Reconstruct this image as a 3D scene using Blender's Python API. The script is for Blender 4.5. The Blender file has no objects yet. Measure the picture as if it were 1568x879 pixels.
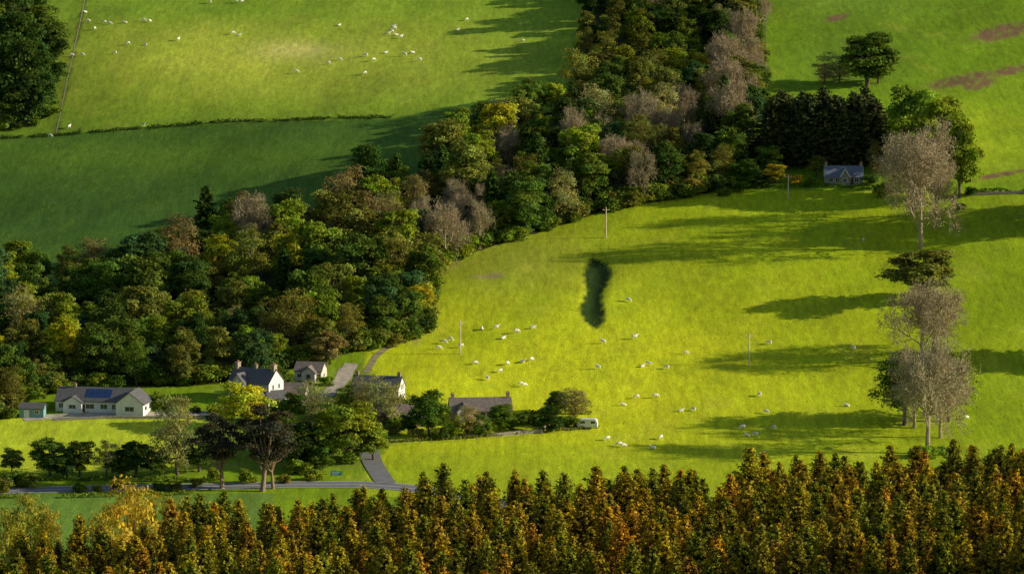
import bpy, math, random
import numpy as np
from mathutils import Vector, Matrix
random.seed(7); rng=np.random.default_rng(7)
sc=bpy.context.scene
# ------------------------------------------------------------------ camera
FP=6000.0; CZ=165.0; TH=math.radians(7)
cam=bpy.data.cameras.new("camera"); co=bpy.data.objects.new("camera",cam); sc.collection.objects.link(co)
co.location=(0,0,CZ); co.rotation_euler=(math.radians(83),0,0)
cam.sensor_width=36; cam.lens=36*FP/1568; cam.clip_start=1; cam.clip_end=8000
sc.camera=co
# ------------------------------------------------------------------ terrain height
T=np.array([(-400,170),(-200,160),(0,155),(100,128),(200,102),(300,80),(400,66),(520,59.5),(560,52),(700,16),(820,0),(900,-1.5),(950,0),(1010,4.9),(1060,11.4),(1230,42.9),(1320,60.6),(1480,92.6),(1700,140),(2000,190),(2500,240),(4200,260)],float)
ys=np.arange(-400,4200,2.0); zs=np.interp(ys,T[:,0],T[:,1])
k=np.ones(15)/15; zp=np.concatenate([np.full(7,zs[0]),zs,np.full(7,zs[-1])]); zs=np.convolve(zp,k,'valid')
def S(a,b,x):
    t=np.clip((x-a)/(b-a),0,1); return t*t*(3-2*t)
GUL=None
def h(x,y):
    x=np.asarray(x,float); y=np.asarray(y,float)
    z=np.interp(y,ys,zs)
    xc=np.clip(x,-110,110)
    z=z+0.068*xc*S(380,480,y)*(1-S(540,700,y))
    xd=np.clip(x,-400,400)
    z=z+0.055*xd*S(1000,1180,y)
    sp=25*np.log1p(np.exp(-(xd+30)/25))
    z=z-0.06*sp*S(1120,1280,y)*(1-0.6*S(1330,1420,y))
    far=S(980,1080,y)
    z=z+far*(0.7*np.sin(x/31+1.3)*np.sin(y/43)+0.35*np.sin(x/13+y/29)+0.16*np.sin(x/7.3-y/11)+0.06*np.sin(x/3.1+y/6.7)*np.sin(y/4.9-x/9))
    z=z+S(1150,1300,y)*2.0*np.sin(x/55+0.5)*np.sin(y/70+2)
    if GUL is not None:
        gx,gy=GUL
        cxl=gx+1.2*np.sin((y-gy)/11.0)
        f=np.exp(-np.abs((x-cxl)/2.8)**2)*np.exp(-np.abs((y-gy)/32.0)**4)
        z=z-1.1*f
    return z
TT=np.arange(600,2600,1.0)
def ray(u,v):
    a=(u-784)/FP; b=(v-439.5)/FP
    return np.array([a, math.cos(TH)-math.sin(TH)*b, -math.sin(TH)-math.cos(TH)*b])
def P(u,v):
    d=ray(u,v); X=d[0]*TT; Y=d[1]*TT; Z=CZ+d[2]*TT
    g=Z-h(X,Y); i=np.argmax(g<0)
    if not (g<0).any(): i=len(TT)-1
    t0=TT[max(i-1,0)]; g0=g[max(i-1,0)]; g1=g[i]
    t=t0+ (g0/(g0-g1) if g0!=g1 else 0)
    x,y=d[0]*t,d[1]*t
    return float(x),float(y),float(h(x,y))
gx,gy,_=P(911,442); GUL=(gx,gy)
def proj(x,y,z):
    dx=x; dy=y; dz=z-CZ
    f=dy*math.cos(TH)-dz*math.sin(TH); up=dy*math.sin(TH)+dz*math.cos(TH)
    f=np.maximum(f,1)
    return 784+FP*dx/f, 439.5-FP*up/f
def inpoly(u,v,poly):
    u=np.asarray(u,float); v=np.asarray(v,float); r=np.zeros(u.shape,bool); n=len(poly)
    for i in range(n):
        x1,y1=poly[i]; x2,y2=poly[(i+1)%n]
        if y1==y2: continue
        c=((y1>v)!=(y2>v))&(u<(x2-x1)*(v-y1)/(y2-y1)+x1); r^=c
    return r
# ------------------------------------------------------------------ materials
def nt(name):
    m=bpy.data.materials.new(name); m.use_nodes=True; n=m.node_tree; n.nodes.clear(); return m,n
def N(n,t,**kw):
    x=n.nodes.new(t)
    for a,b in kw.items(): setattr(x,a,b)
    return x
def simple(name,col,rough=0.8,var=0.25,scale=1.5,bump=0.0,bscale=8,spec=0.3):
    m,n=nt(name); o=N(n,'ShaderNodeOutputMaterial'); p=N(n,'ShaderNodeBsdfPrincipled')
    p.inputs['Roughness'].default_value=rough; p.inputs['Specular IOR Level'].default_value=spec
    tc=N(n,'ShaderNodeTexCoord'); ns=N(n,'ShaderNodeTexNoise'); ns.inputs['Scale'].default_value=scale; ns.inputs['Detail'].default_value=5
    mr=N(n,'ShaderNodeMapRange'); mr.inputs['From Min'].default_value=0.3; mr.inputs['From Max'].default_value=0.7
    mr.inputs['To Min'].default_value=1-var; mr.inputs['To Max'].default_value=1+var
    mx=N(n,'ShaderNodeVectorMath',operation='SCALE'); mx.inputs[0].default_value=col
    n.links.new(tc.outputs['Object'],ns.inputs['Vector']); n.links.new(ns.outputs['Fac'],mr.inputs['Value'])
    n.links.new(mr.outputs[0],mx.inputs['Scale']); n.links.new(mx.outputs[0],p.inputs['Base Color'])
    if bump>0:
        n2=N(n,'ShaderNodeTexNoise'); n2.inputs['Scale'].default_value=bscale; b=N(n,'ShaderNodeBump'); b.inputs['Strength'].default_value=bump; b.inputs['Distance'].default_value=0.1
        n.links.new(tc.outputs['Object'],n2.inputs['Vector']); n.links.new(n2.outputs['Fac'],b.inputs['Height']); n.links.new(b.outputs[0],p.inputs['Normal'])
    n.links.new(p.outputs[0],o.inputs[0]); return m
def leafmat(name,trans=0.35,bark=False):
    m,n=nt(name); o=N(n,'ShaderNodeOutputMaterial')
    oi=N(n,'ShaderNodeObjectInfo'); at=N(n,'ShaderNodeAttribute',attribute_name='col')
    mx=N(n,'ShaderNodeMix',data_type='RGBA',blend_type='MULTIPLY'); mx.inputs[0].default_value=1
    n.links.new(oi.outputs['Color'],mx.inputs[6]); n.links.new(at.outputs['Color'],mx.inputs[7])
    d=N(n,'ShaderNodeBsdfDiffuse'); t=N(n,'ShaderNodeBsdfTranslucent'); ms=N(n,'ShaderNodeMixShader'); ms.inputs[0].default_value=trans
    n.links.new(mx.outputs[2],d.inputs[0]); n.links.new(mx.outputs[2],t.inputs[0])
    n.links.new(d.outputs[0],ms.inputs[1]); n.links.new(t.outputs[0],ms.inputs[2]); n.links.new(ms.outputs[0],o.inputs[0]); return m
M_leaf=leafmat("foliage",0.38); M_needle=leafmat("needles",0.25)
M_bark=simple("bark",(0.13,0.10,0.07),0.9,0.4,3,0.5)
M_twig=simple("pale_bark",(0.40,0.32,0.19),0.9,0.25,0.4)
M_pinebark=simple("pine_bark",(0.30,0.20,0.13),0.9,0.4,3,0.5)
# ------------------------------------------------------------------ mesh builder (all quads)
class MB:
    def __init__(s): s.v=[];s.f=[];s.c=[];s.m=[];s.n=0
    def quads(s,V,cols,mi):   # V (n,4,3)
        n=len(V); s.v.append(V.reshape(-1,3)); s.f.append(np.arange(n*4).reshape(n,4)+s.n); s.n+=n*4
        c=np.ones((n,4,4)); c[:,:,:3]=cols[:,None,:]; s.c.append(c.reshape(-1,4)); s.m.append(np.full(n,mi))
    def leaves(s,C,Nn,size,cols,mi,asp=0.6,up=None):
        n=len(C); Nn=Nn/np.maximum(np.linalg.norm(Nn,axis=1,keepdims=True),1e-6)
        r=rng.normal(size=(n,3)) if up is None else up
        t=np.cross(Nn,r); t/=np.maximum(np.linalg.norm(t,axis=1,keepdims=True),1e-6); b=np.cross(Nn,t)
        a=size[:,None]*t; b=size[:,None]*asp*b
        s.quads(np.stack([C+a,C+b,C-a,C-b],1),cols,mi)
    def strips(s,A,B,w,cols,mi):  # thin twigs
        d=B-A; r=rng.normal(size=A.shape); t=np.cross(d,r); t/=np.maximum(np.linalg.norm(t,axis=1,keepdims=True),1e-6); t*=w[:,None]
        s.quads(np.stack([A-t,A+t,B+t*0.3,B-t*0.3],1),cols,mi)
    def tube(s,pts,rad,mi,seg=6,col=(1,1,1)):
        pts=np.array(pts,float); R=[]
        for i,p in enumerate(pts):
            d=pts[min(i+1,len(pts)-1)]-pts[max(i-1,0)]; d/=max(np.linalg.norm(d),1e-6)
            a=np.cross(d,[0.3,1,0.2]); a/=np.linalg.norm(a); b=np.cross(d,a)
            R.append([p+rad[i]*(math.cos(q)*a+math.sin(q)*b) for q in np.arange(seg)*2*math.pi/seg])
        R=np.array(R); Q=[]
        for i in range(len(pts)-1):
            for j in range(seg):
                k=(j+1)%seg; Q.append([R[i,j],R[i,k],R[i+1,k],R[i+1,j]])
        s.quads(np.array(Q),np.tile(np.array(col,float),(len(Q),1)),mi)
    def mesh(s,name,mats):
        v=np.concatenate(s.v);f=np.concatenate(s.f);c=np.concatenate(s.c);m=np.concatenate(s.m)
        me=bpy.data.meshes.new(name); me.vertices.add(len(v)); me.vertices.foreach_set('co',v.ravel())
        me.loops.add(f.size); me.loops.foreach_set('vertex_index',f.ravel().astype(np.int32))
        me.polygons.add(len(f)); me.polygons.foreach_set('loop_start',(np.arange(len(f))*4).astype(np.int32))
        try: me.polygons.foreach_set('loop_total',np.full(len(f),4,np.int32))
        except Exception: pass
        me.polygons.foreach_set('material_index',m.astype(np.int32))
        at=me.color_attributes.new('col','FLOAT_COLOR','POINT'); at.data.foreach_set('color',c.ravel())
        for x in mats: me.materials.append(x)
        me.update(calc_edges=True); me.validate(); return me
def link(name,data,loc=(0,0,0),rz=0,sc3=(1,1,1),col=None,parent=None):
    o=bpy.data.objects.new(name,data); sc.collection.objects.link(o); o.location=loc; o.rotation_euler=(0,0,rz); o.scale=sc3
    if col is not None: o.color=(*col,1)
    if parent: o.parent=parent
    return o
def rsph(n):
    d=rng.normal(size=(n,3)); return d/np.linalg.norm(d,axis=1,keepdims=True)
def broadleaf(name,H=18,R=6.5,nl=18,zc=0.53,zr=0.46,sub=46,lv=10,ls=0.36,lobe=(0.22,0.40),flat=0.85,trunkm=M_bark,lm=M_leaf,trunk=True,spread=0.42,open_=0.0):
    b=MB()
    cen=[]
    tries=0
    ax=rng.uniform(0.85,1.15); off=rng.normal(size=2)*0.08*R
    while len(cen)<nl and tries<4000:
        tries+=1
        d=rsph(1)[0]; r=rng.uniform(0.30,0.88)
        p=np.array([d[0]*R*r*ax+off[0],d[1]*R*r/ax+off[1],zc*H+d[2]*zr*H*r])
        if p[2]>zc*H: p[:2]*=0.9
        if all(np.linalg.norm(p-q)>R*0.42 for q in cen): cen.append(p)
        elif tries>2500: cen.append(p)
    if trunk:
        bend=rng.normal(size=2)*0.25
        b.tube([(0,0,-1),(0,0,0.3),(bend[0],bend[1],0.25*H),(bend[0]*1.5,bend[1],0.5*H),(0,0,0.8*H)],np.array([0.040,0.026,0.018,0.012,0.003])*H,1,8)
        for c in cen:
            z0=rng.uniform(0.18,0.45)*H; z0=min(z0,c[2]*0.75)
            st=np.array([bend[0]*z0/H*3,bend[1]*z0/H*3,z0]); md=(st+c)/2+np.array([0,0,-0.04*H])+rng.normal(size=3)*0.3
            b.tube([st,md,c],np.array([0.010,0.007,0.002])*H,1,5)
    for c in cen:
        lr=R*rng.uniform(*lobe); tone=rng.uniform(0.65,1.25)
        hue=rng.uniform(-0.14,0.14)
        d=rsph(sub); d[:,2]=np.where(d[:,2]<-0.5,-d[:,2],d[:,2])
        rr=rng.uniform(0.66,1.16,sub)
        sc_=c+d*(lr*rr)[:,None]*np.array([1,1,flat])
        keep=rng.random(sub)>open_; sc_=sc_[keep]; d=d[keep]; n0=len(sc_)
        st=tone*rng.uniform(0.7,1.25,n0)
        C=np.repeat(sc_,lv,0)+rng.normal(size=(n0*lv,3))*spread*np.array([1,1,0.6])
        Nn=np.repeat(d,lv,0)+rng.normal(size=(n0*lv,3))*0.5
        Nn[:,2]+=0.15
        cc=np.repeat(st,lv)[:,None]*rng.uniform(0.8,1.2,(n0*lv,1))*np.array([1+hue,1.0,1-hue])
        b.leaves(C,Nn,rng.uniform(0.6,1.3,n0*lv)*ls,cc,0,0.65)
    return b.mesh(name,[lm,trunkm])
def bare(name,H=19,R=7,budn=3200,vase=1.0,n2=9):
    b=MB(); A=[];B=[];W=[]
    def grow(p,d,L,r,lev):
        d=d/np.linalg.norm(d); m=p+d*L*0.5+rng.normal(size=3)*L*0.07; e=p+d*L+rng.normal(size=3)*L*0.10
        if lev<=2: b.tube([p,m,e],[r,r*0.8,r*0.6],1,5)
        else:
            A.extend([p,m]);B.extend([m,e]);W.extend([r,r*0.8])
        if lev>=5: return
        n=[4,4,4,5,5][lev]
        for i in range(n):
            t=rng.uniform(0.4,1.0) if i else 1.0
            q=p+(e-p)*t; nd=d+rng.normal(size=3)*[0.5,0.6,0.6,0.65,0.75][lev]; nd[2]+=0.12
            rad=np.array([q[0],q[1],0])/R; nd[:2]-=rad[:2]*0.25*max(0,np.linalg.norm(rad)-0.6)
            grow(q,nd,L*rng.uniform(0.6,0.85),max(r*0.58,0.04),lev+1)
    b.tube([(0,0,-1),(0,0,0.3),(0.1,0,0.2*H),(0.2,0,0.5*H)],[0.035*H,0.024*H,0.019*H,0.010*H],1,8)
    for i in range(n2):
        a=i*2.4+rng.uniform(0,0.5); z=rng.uniform(0.12,0.45)*H
        grow(np.array([0.12,0,z]),np.array([math.cos(a)*0.8*vase,math.sin(a)*0.8*vase,0.65 if i%2 else 1.2]),H*rng.uniform(0.16,0.24),0.010*H,1)
    A=np.array(A);B=np.array(B);W=np.array(W)
    b.strips(A,B,W*rng.uniform(0.8,1.3,len(W)),np.ones((len(A),3)),1)
    ix=rng.integers(0,len(B),budn); b.leaves(B[ix]+rng.normal(size=(budn,3))*0.25,rsph(budn),rng.uniform(0.08,0.22,budn),rng.uniform(0.75,1.2,(budn,1))*np.ones((1,3)),0,0.7)
    me=b.mesh(name,[M_leaf,M_twig])
    v=np.empty(len(me.vertices)*3); me.vertices.foreach_get('co',v); v=v.reshape(-1,3)
    r0=np.percentile(np.hypot(v[:,0],v[:,1]),95); z1=np.percentile(v[:,2],99.5)
    v[:,:2]*=R/r0; v[:,2]*=H/z1; me.vertices.foreach_set('co',v.ravel()); return me
def spruce(name,H=18,R=2.3,step=0.36,nb=8,ls=0.17,dens=1.0,droop=0.25,tipcol=(1.45,1.38,0.8),base=0.08,pw=0.8,inner=0.30):
    b=MB(); b.tube([(0,0,-1),(0,0,0.4*H),(0,0,0.8*H),(0,0,H)],[0.016*H,0.011*H,0.005*H,0.001*H],1,6)
    z=base*H; Cs=[];Ns=[];Ss=[];Ks=[]
    while z<H-0.1:
        t=1-z/H; L0=R*min(1,(t**pw)*1.25+0.03)
        n=max(3,int(nb*(0.55+0.45*min(1,t*3))))
        a0=rng.uniform(0,6.28); sect=rng.uniform(0.75,1.2)
        for i in range(n):
            a=a0+i*6.283/n+rng.normal()*0.25; L=L0*rng.uniform(0.55,1.3)*sect
            up0=0.75*(1-t)**2+0.1
            npt=max(2,int(L/0.17*dens)); s=np.linspace(0.12,1,npt)
            dirh=np.array([math.cos(a),math.sin(a),0]); side=np.array([-math.sin(a),math.cos(a),0])
            zz=z+rng.normal()*0.14
            P0=np.outer(s*L,dirh); P0[:,2]=zz+s*L*up0-droop*L*s**2*0.9+0.12*L*s**4
            b.strips(P0[:-1],P0[1:],np.full(npt-1,0.02),np.ones((npt-1,3)),1)
            ht=rng.uniform(0.75,1.25); hu=rng.uniform(-0.08,0.08)
            for kk in (-1,0,1,2):
                wd=(0.36*L*(1-s)+0.12)*kk if kk!=2 else 0*s
                C=P0+side*(wd*rng.uniform(0.3,1,npt))[:,None]+rng.normal(size=(npt,3))*0.07
                if kk==2: C[:,2]-=rng.uniform(0.05,0.3,npt)
                Nn=np.tile(np.array([0,0,1.0]),(npt,1))*0.5+dirh*0.55+rng.normal(size=(npt,3))*0.55
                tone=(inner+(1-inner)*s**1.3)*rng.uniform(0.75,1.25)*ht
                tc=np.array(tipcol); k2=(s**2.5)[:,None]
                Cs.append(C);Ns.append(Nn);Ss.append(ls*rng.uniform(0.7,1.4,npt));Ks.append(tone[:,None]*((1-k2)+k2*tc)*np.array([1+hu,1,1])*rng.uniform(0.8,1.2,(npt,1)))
        z+=step*rng.uniform(0.7,1.3)*(0.65+0.5*t)
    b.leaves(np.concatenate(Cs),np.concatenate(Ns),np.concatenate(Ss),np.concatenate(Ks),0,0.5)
    return b.mesh(name,[M_needle,M_bark])
BLR=[6.5,7.2,5.6,6.8,6.0,7.0,5.2,6.4]
BL=[broadleaf(f"broadleaf_mesh_{i}",H=18,R=BLR[i],nl=[20,24,17,26,19,22,16,21][i],zc=[.54,.52,.56,.53,.55,.51,.54,.53][i],zr=[.44,.46,.43,.46,.42,.47,.45,.44][i]) for i in range(8)]
OP=[broadleaf(f"open_tree_mesh_{i}",H=18,R=5.5+i,nl=24,zc=.53,zr=.46,sub=34,lv=8,ls=0.27,lobe=(0.2,0.36),open_=0.2,spread=0.5) for i in range(3)]
BR=[bare(f"bare_tree_mesh_{i}",H=18,R=[6.5,5.5,7.0,5.0][i],vase=[1,0.8,1.1,0.9][i],n2=[9,8,10,8][i]) for i in range(4)]
SH=[broadleaf(f"shrub_mesh_{i}",H=3,R=1.9,nl=9,zc=.45,zr=.5,sub=26,lv=8,ls=0.2,trunk=False,lobe=(0.35,0.5),spread=0.2) for i in range(4)]
PI=[broadleaf(f"scots_pine_mesh_{i}",H=20,R=6.0,nl=24,zc=.66,zr=.34,sub=32,lv=11,ls=0.26,lobe=(0.18,0.32),flat=0.45,trunkm=M_pinebark,lm=M_needle,spread=0.38) for i in range(2)]
DC=[spruce(f"dark_fir_mesh_{i}",H=18,R=3.6,step=0.5,nb=8,ls=0.34,dens=0.6,droop=0.35,tipcol=(1.1,1.1,1.0),inner=0.55,pw=0.6) for i in range(3)]
SP=[spruce(f"spruce_mesh_{i}",H=18,R=[2.5,2.8,2.3,3.0,2.6][i],pw=[.7,.75,.65,.75,.8][i],nb=9) for i in range(5)]
# ------------------------------------------------------------------ terrain mesh
def axis(segs):
    out=[]
    for a,b,s in segs: out.append(np.arange(a,b,s))
    return np.concatenate(out)
xs=axis([(-1500,-400,60),(-400,-190,10),(-190,190,1.0),(190,400,10),(400,1501,60)])
yy=axis([(-400,380,20),(380,860,6),(860,1500,1.25),(1500,1800,12),(1800,4200,80)])
nx,ny=len(xs),len(yy); X,Y=np.meshgrid(xs,yy); Z=h(X,Y); U,V=proj(X,Y,Z)
WOOD=[(-150,660),(0,640),(70,600),(340,588),(430,568),(540,540),(620,525),(650,490),(660,415),(730,385),(830,355),(920,325),(1060,300),(1130,285),(1150,230),(1165,130),(1168,-90),(930,-90),(890,110),(870,165),(790,185),(720,225),(690,275),(600,285),(500,340),(465,372),(330,375),(240,410),(230,440),(190,440),(0,440),(-150,440)]
col=np.zeros((ny,nx,3))
def blend(mask,c):
    global col
    m=np.clip(mask,0,1)[...,None]; col=col*(1-m)+np.array(c)*m
def gauss(u0,v0,su,sv): return np.exp(-((U-u0)/su)**2-((V-v0)/sv)**2)
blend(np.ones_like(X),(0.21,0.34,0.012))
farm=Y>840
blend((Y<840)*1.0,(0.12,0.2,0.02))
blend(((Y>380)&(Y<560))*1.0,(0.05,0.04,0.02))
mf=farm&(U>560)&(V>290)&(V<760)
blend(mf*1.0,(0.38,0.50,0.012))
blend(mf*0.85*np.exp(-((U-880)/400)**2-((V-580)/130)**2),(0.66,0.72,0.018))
blend(mf*0.7*S(1330,1480,U),(0.27,0.41,0.012))
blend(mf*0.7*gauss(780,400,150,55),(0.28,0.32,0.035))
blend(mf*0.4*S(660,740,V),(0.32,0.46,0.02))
tl=farm&(V<225)&(U<1000)
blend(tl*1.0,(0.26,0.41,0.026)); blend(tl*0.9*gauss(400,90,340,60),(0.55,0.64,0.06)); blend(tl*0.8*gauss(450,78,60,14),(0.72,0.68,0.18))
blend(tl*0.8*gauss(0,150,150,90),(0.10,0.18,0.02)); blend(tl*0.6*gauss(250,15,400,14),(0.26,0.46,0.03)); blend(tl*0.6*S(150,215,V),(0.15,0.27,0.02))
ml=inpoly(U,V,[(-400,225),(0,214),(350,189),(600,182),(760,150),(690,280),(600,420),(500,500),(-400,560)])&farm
blend(ml*1.0,(0.085,0.18,0.022)); blend(ml*0.6*gauss(250,240,300,22),(0.15,0.28,0.02)); blend(ml*0.6*gauss(150,330,260,35),(0.055,0.13,0.02))  # shade over the left field, put into its grass colour
ur=farm&(U>1168)&(V<292)
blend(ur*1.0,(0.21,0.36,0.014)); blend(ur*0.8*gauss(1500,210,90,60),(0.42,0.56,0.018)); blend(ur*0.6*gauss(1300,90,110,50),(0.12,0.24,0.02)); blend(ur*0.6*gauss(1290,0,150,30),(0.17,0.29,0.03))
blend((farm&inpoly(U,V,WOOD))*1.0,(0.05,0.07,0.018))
pad=inpoly(U,V,[(-200,640),(330,638),(300,720),(-200,728)])&farm; blend(pad*1.0,(0.50,0.62,0.03))
lo=inpoly(U,V,[(-300,755),(420,755),(420,900),(-300,900)])&farm; blend(lo*1.0,(0.15,0.27,0.035))
gard=inpoly(U,V,[(330,590),(560,560),(640,640),(560,720),(300,720)])&farm; blend(gard*0.8,(0.22,0.32,0.03))
mt=np.sin(X/9+1.5*np.sin(Y/17))*np.sin(Y/13+1.7*np.sin(X/11))+0.7*np.sin(X/4.1-Y/9+1.3*np.sin(Y/5))*np.sin(Y/6.3+X/7)
blend(farm*np.clip(mt-0.35,0,1)*0.20,(0.15,0.26,0.02)); blend(farm*np.clip(-mt-0.5,0,1)*0.16*(col.sum(2)>0.45),(0.62,0.60,0.08))
nzz=0.5+0.5*np.sin(X*1.1+2*np.sin(Y*0.21))*np.sin(Y*0.37+1.7*np.sin(X*0.5))
for (a,b_,c_,d_) in [(1535,50,50,12),(1475,123,54,9),(1550,108,34,7),(1530,268,44,4),(1280,28,20,5),(1500,130,24,8)]:
    e=np.exp(-(((U-a)/c_)**2+((V-b_+(U-a)*0.18)/d_)**2)**2*1.2)
    blend(farm*np.clip(e*(0.4+1.4*nzz),0,1),(0.24,0.16,0.07))
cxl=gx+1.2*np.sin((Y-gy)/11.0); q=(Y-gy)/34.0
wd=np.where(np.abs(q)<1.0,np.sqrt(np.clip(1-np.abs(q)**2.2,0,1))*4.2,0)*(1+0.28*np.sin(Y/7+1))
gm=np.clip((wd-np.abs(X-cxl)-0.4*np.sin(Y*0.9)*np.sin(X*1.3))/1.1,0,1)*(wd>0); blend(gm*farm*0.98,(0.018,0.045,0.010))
for (a,b_,c_,d_) in [(660,440,7,45),(685,405,14,6),(745,424,20,3),(636,512,8,14),(760,421,9,3)]:
    blend(farm*0.8*np.exp(-((U-a)/c_)**2-((V-b_)/d_)**2),(0.34,0.25,0.13))
# darker strip beside the field fences
ft=np.abs(U-(86+(206-V)*0.215))<3.0; blend((ft&farm&(V<208))*0.7,(0.07,0.12,0.02)); ft=np.abs(U-1171)<3.0; blend((ft&farm&(V<130))*0.5,(0.10,0.15,0.03))
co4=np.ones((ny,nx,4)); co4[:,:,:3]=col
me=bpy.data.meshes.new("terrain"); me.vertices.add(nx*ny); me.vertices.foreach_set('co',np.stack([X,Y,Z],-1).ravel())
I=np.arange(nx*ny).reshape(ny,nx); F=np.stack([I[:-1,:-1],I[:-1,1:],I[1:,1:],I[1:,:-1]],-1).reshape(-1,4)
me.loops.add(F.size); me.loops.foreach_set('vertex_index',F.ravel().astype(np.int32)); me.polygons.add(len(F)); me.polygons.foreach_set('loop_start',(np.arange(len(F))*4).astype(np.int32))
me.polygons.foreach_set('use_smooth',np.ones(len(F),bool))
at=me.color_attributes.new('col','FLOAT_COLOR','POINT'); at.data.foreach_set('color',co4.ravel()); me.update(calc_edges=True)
m,n=nt("pasture"); o=N(n,'ShaderNodeOutputMaterial'); d=N(n,'ShaderNodeBsdfPrincipled'); d.inputs['Roughness'].default_value=0.95; d.inputs['Specular IOR Level'].default_value=0.05
a=N(n,'ShaderNodeAttribute',attribute_name='col'); tc=N(n,'ShaderNodeTexCoord')
def noise(sx,sy,scale,det,lo_,hi_):
    mp=N(n,'ShaderNodeMapping'); mp.inputs['Scale'].default_value=(sx,sy,1); ns=N(n,'ShaderNodeTexNoise'); ns.inputs['Scale'].default_value=scale; ns.inputs['Detail'].default_value=det; ns.inputs['Roughness'].default_value=0.65
    n.links.new(tc.outputs['Object'],mp.inputs[0]); n.links.new(mp.outputs[0],ns.inputs['Vector'])
    r=N(n,'ShaderNodeMapRange'); r.inputs['From Min'].default_value=0.3; r.inputs['From Max'].default_value=0.7; r.inputs['To Min'].default_value=lo_; r.inputs['To Max'].default_value=hi_
    n.links.new(ns.outputs['Fac'],r.inputs['Value']); return r,ns
r1,_=noise(1,0.5,0.03,6,0.84,1.16); r2,_=noise(1,0.22,0.8,6,0.82,1.18); r3,_=noise(1,0.015,0.55,3,0.82,1.18); r4,nf=noise(1,0.35,2.6,4,0.78,1.22)
def mul(p,q):
    x=N(n,'ShaderNodeMath',operation='MULTIPLY'); n.links.new(p.outputs[0],x.inputs[0]); n.links.new(q.outputs[0],x.inputs[1]); return x
mm=mul(mul(mul(r1,r2),r3),r4); sv=N(n,'ShaderNodeVectorMath',operation='SCALE'); n.links.new(a.outputs['Color'],sv.inputs[0]); n.links.new(mm.outputs[0],sv.inputs['Scale'])
r5,_=noise(1,0.5,0.08,7,0.0,0.45); mx=N(n,'ShaderNodeMix',data_type='RGBA',blend_type='MULTIPLY'); n.links.new(r5.outputs[0],mx.inputs[0]); n.links.new(sv.outputs[0],mx.inputs[6]); mx.inputs[7].default_value=(1.2,0.92,1.4,1)
n.links.new(mx.outputs[2],d.inputs['Base Color'])
bp=N(n,'ShaderNodeBump'); bp.inputs['Strength'].default_value=0.7; bp.inputs['Distance'].default_value=0.15; n.links.new(nf.outputs['Fac'],bp.inputs['Height']); n.links.new(bp.outputs[0],d.inputs['Normal'])
n.links.new(d.outputs[0],o.inputs[0]); me.materials.append(m)
link("ground_terrain",me)
# rough grass tussocks scattered over the pasture, one object
tb=MB(); n_=20000; tx=rng.uniform(-190,190,n_); ty=rng.uniform(935,1490,n_)
kp=(np.sin(tx/9+1.5*np.sin(ty/17))*np.sin(ty/13+1.7*np.sin(tx/11))+rng.normal(size=n_)*0.7)>0.45; tx=tx[kp]; ty=ty[kp]
tz=h(tx,ty); uu,vv=proj(tx,ty,tz); kp=~(inpoly(uu,vv,[(-200,560),(560,530),(930,640),(930,690),(620,700),(560,780),(-200,780)])); tx=tx[kp];ty=ty[kp];tz=tz[kp]
n_=len(tx)
for r_ in range(2):
    C=np.stack([tx+rng.normal(size=n_)*0.12,ty+rng.normal(size=n_)*0.12,tz+0.06],1); Nn=np.stack([rng.normal(size=n_)*0.5+0.3,-np.ones(n_)*0.6,rng.uniform(0.6,1.4,n_)],1)
    tb.leaves(C,Nn,rng.uniform(0.08,0.24,n_),rng.uniform(0.7,1.25,(n_,1))*np.array([1,1,1.0]),0,0.6)
link("grass_tussocks",tb.mesh("grass_tussocks",[M_leaf]),col=(0.27,0.37,0.03))
# ------------------------------------------------------------------ planting helpers
GREENS={'dark':(0.085,0.145,0.026),'mid':(0.16,0.24,0.03),'bright':(0.29,0.37,0.03),'yel':(0.48,0.48,0.03),'olive':(0.27,0.28,0.045),'blue':(0.09,0.17,0.05),'brown':(0.30,0.25,0.08),'gold':(0.70,0.54,0.03),'pale':(0.40,0.38,0.13),'beige':(0.44,0.36,0.22)}  # the trees' own leaf colours
def jit(c,s=0.15):
    f=random.uniform(1-s,1+s); return tuple(max(0,q*f*random.uniform(1-s*0.5,1+s*0.5)) for q in c)
def plant(name,kind,u,v,hp,wp=None,c='mid',parent=None,i=None):
    x,y,z=P(u,v); s=FP/math.hypot(y,CZ-z); H=hp/s
    lst={'bl':BL,'op':OP,'br':BR,'sh':SH,'pi':PI,'dc':DC}[kind]; bh={'sh':3,'pi':20}.get(kind,18)
    i=random.randrange(len(lst)) if i is None else i
    me=lst[i]; k=H/bh; rad={'bl':BLR,'op':[5.5,6.5,7.5],'br':[6.5,5.5,7,5],'sh':[1.9]*4,'pi':[6]*2,'dc':[3.6]*3}[kind][i]
    kw=k if wp is None else (wp/2/s)/rad
    return link(name,me,(x,y,z-0.1),random.uniform(0,6.28),(kw,kw,k),jit(GREENS[c]) if isinstance(c,str) else c,parent)
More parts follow.
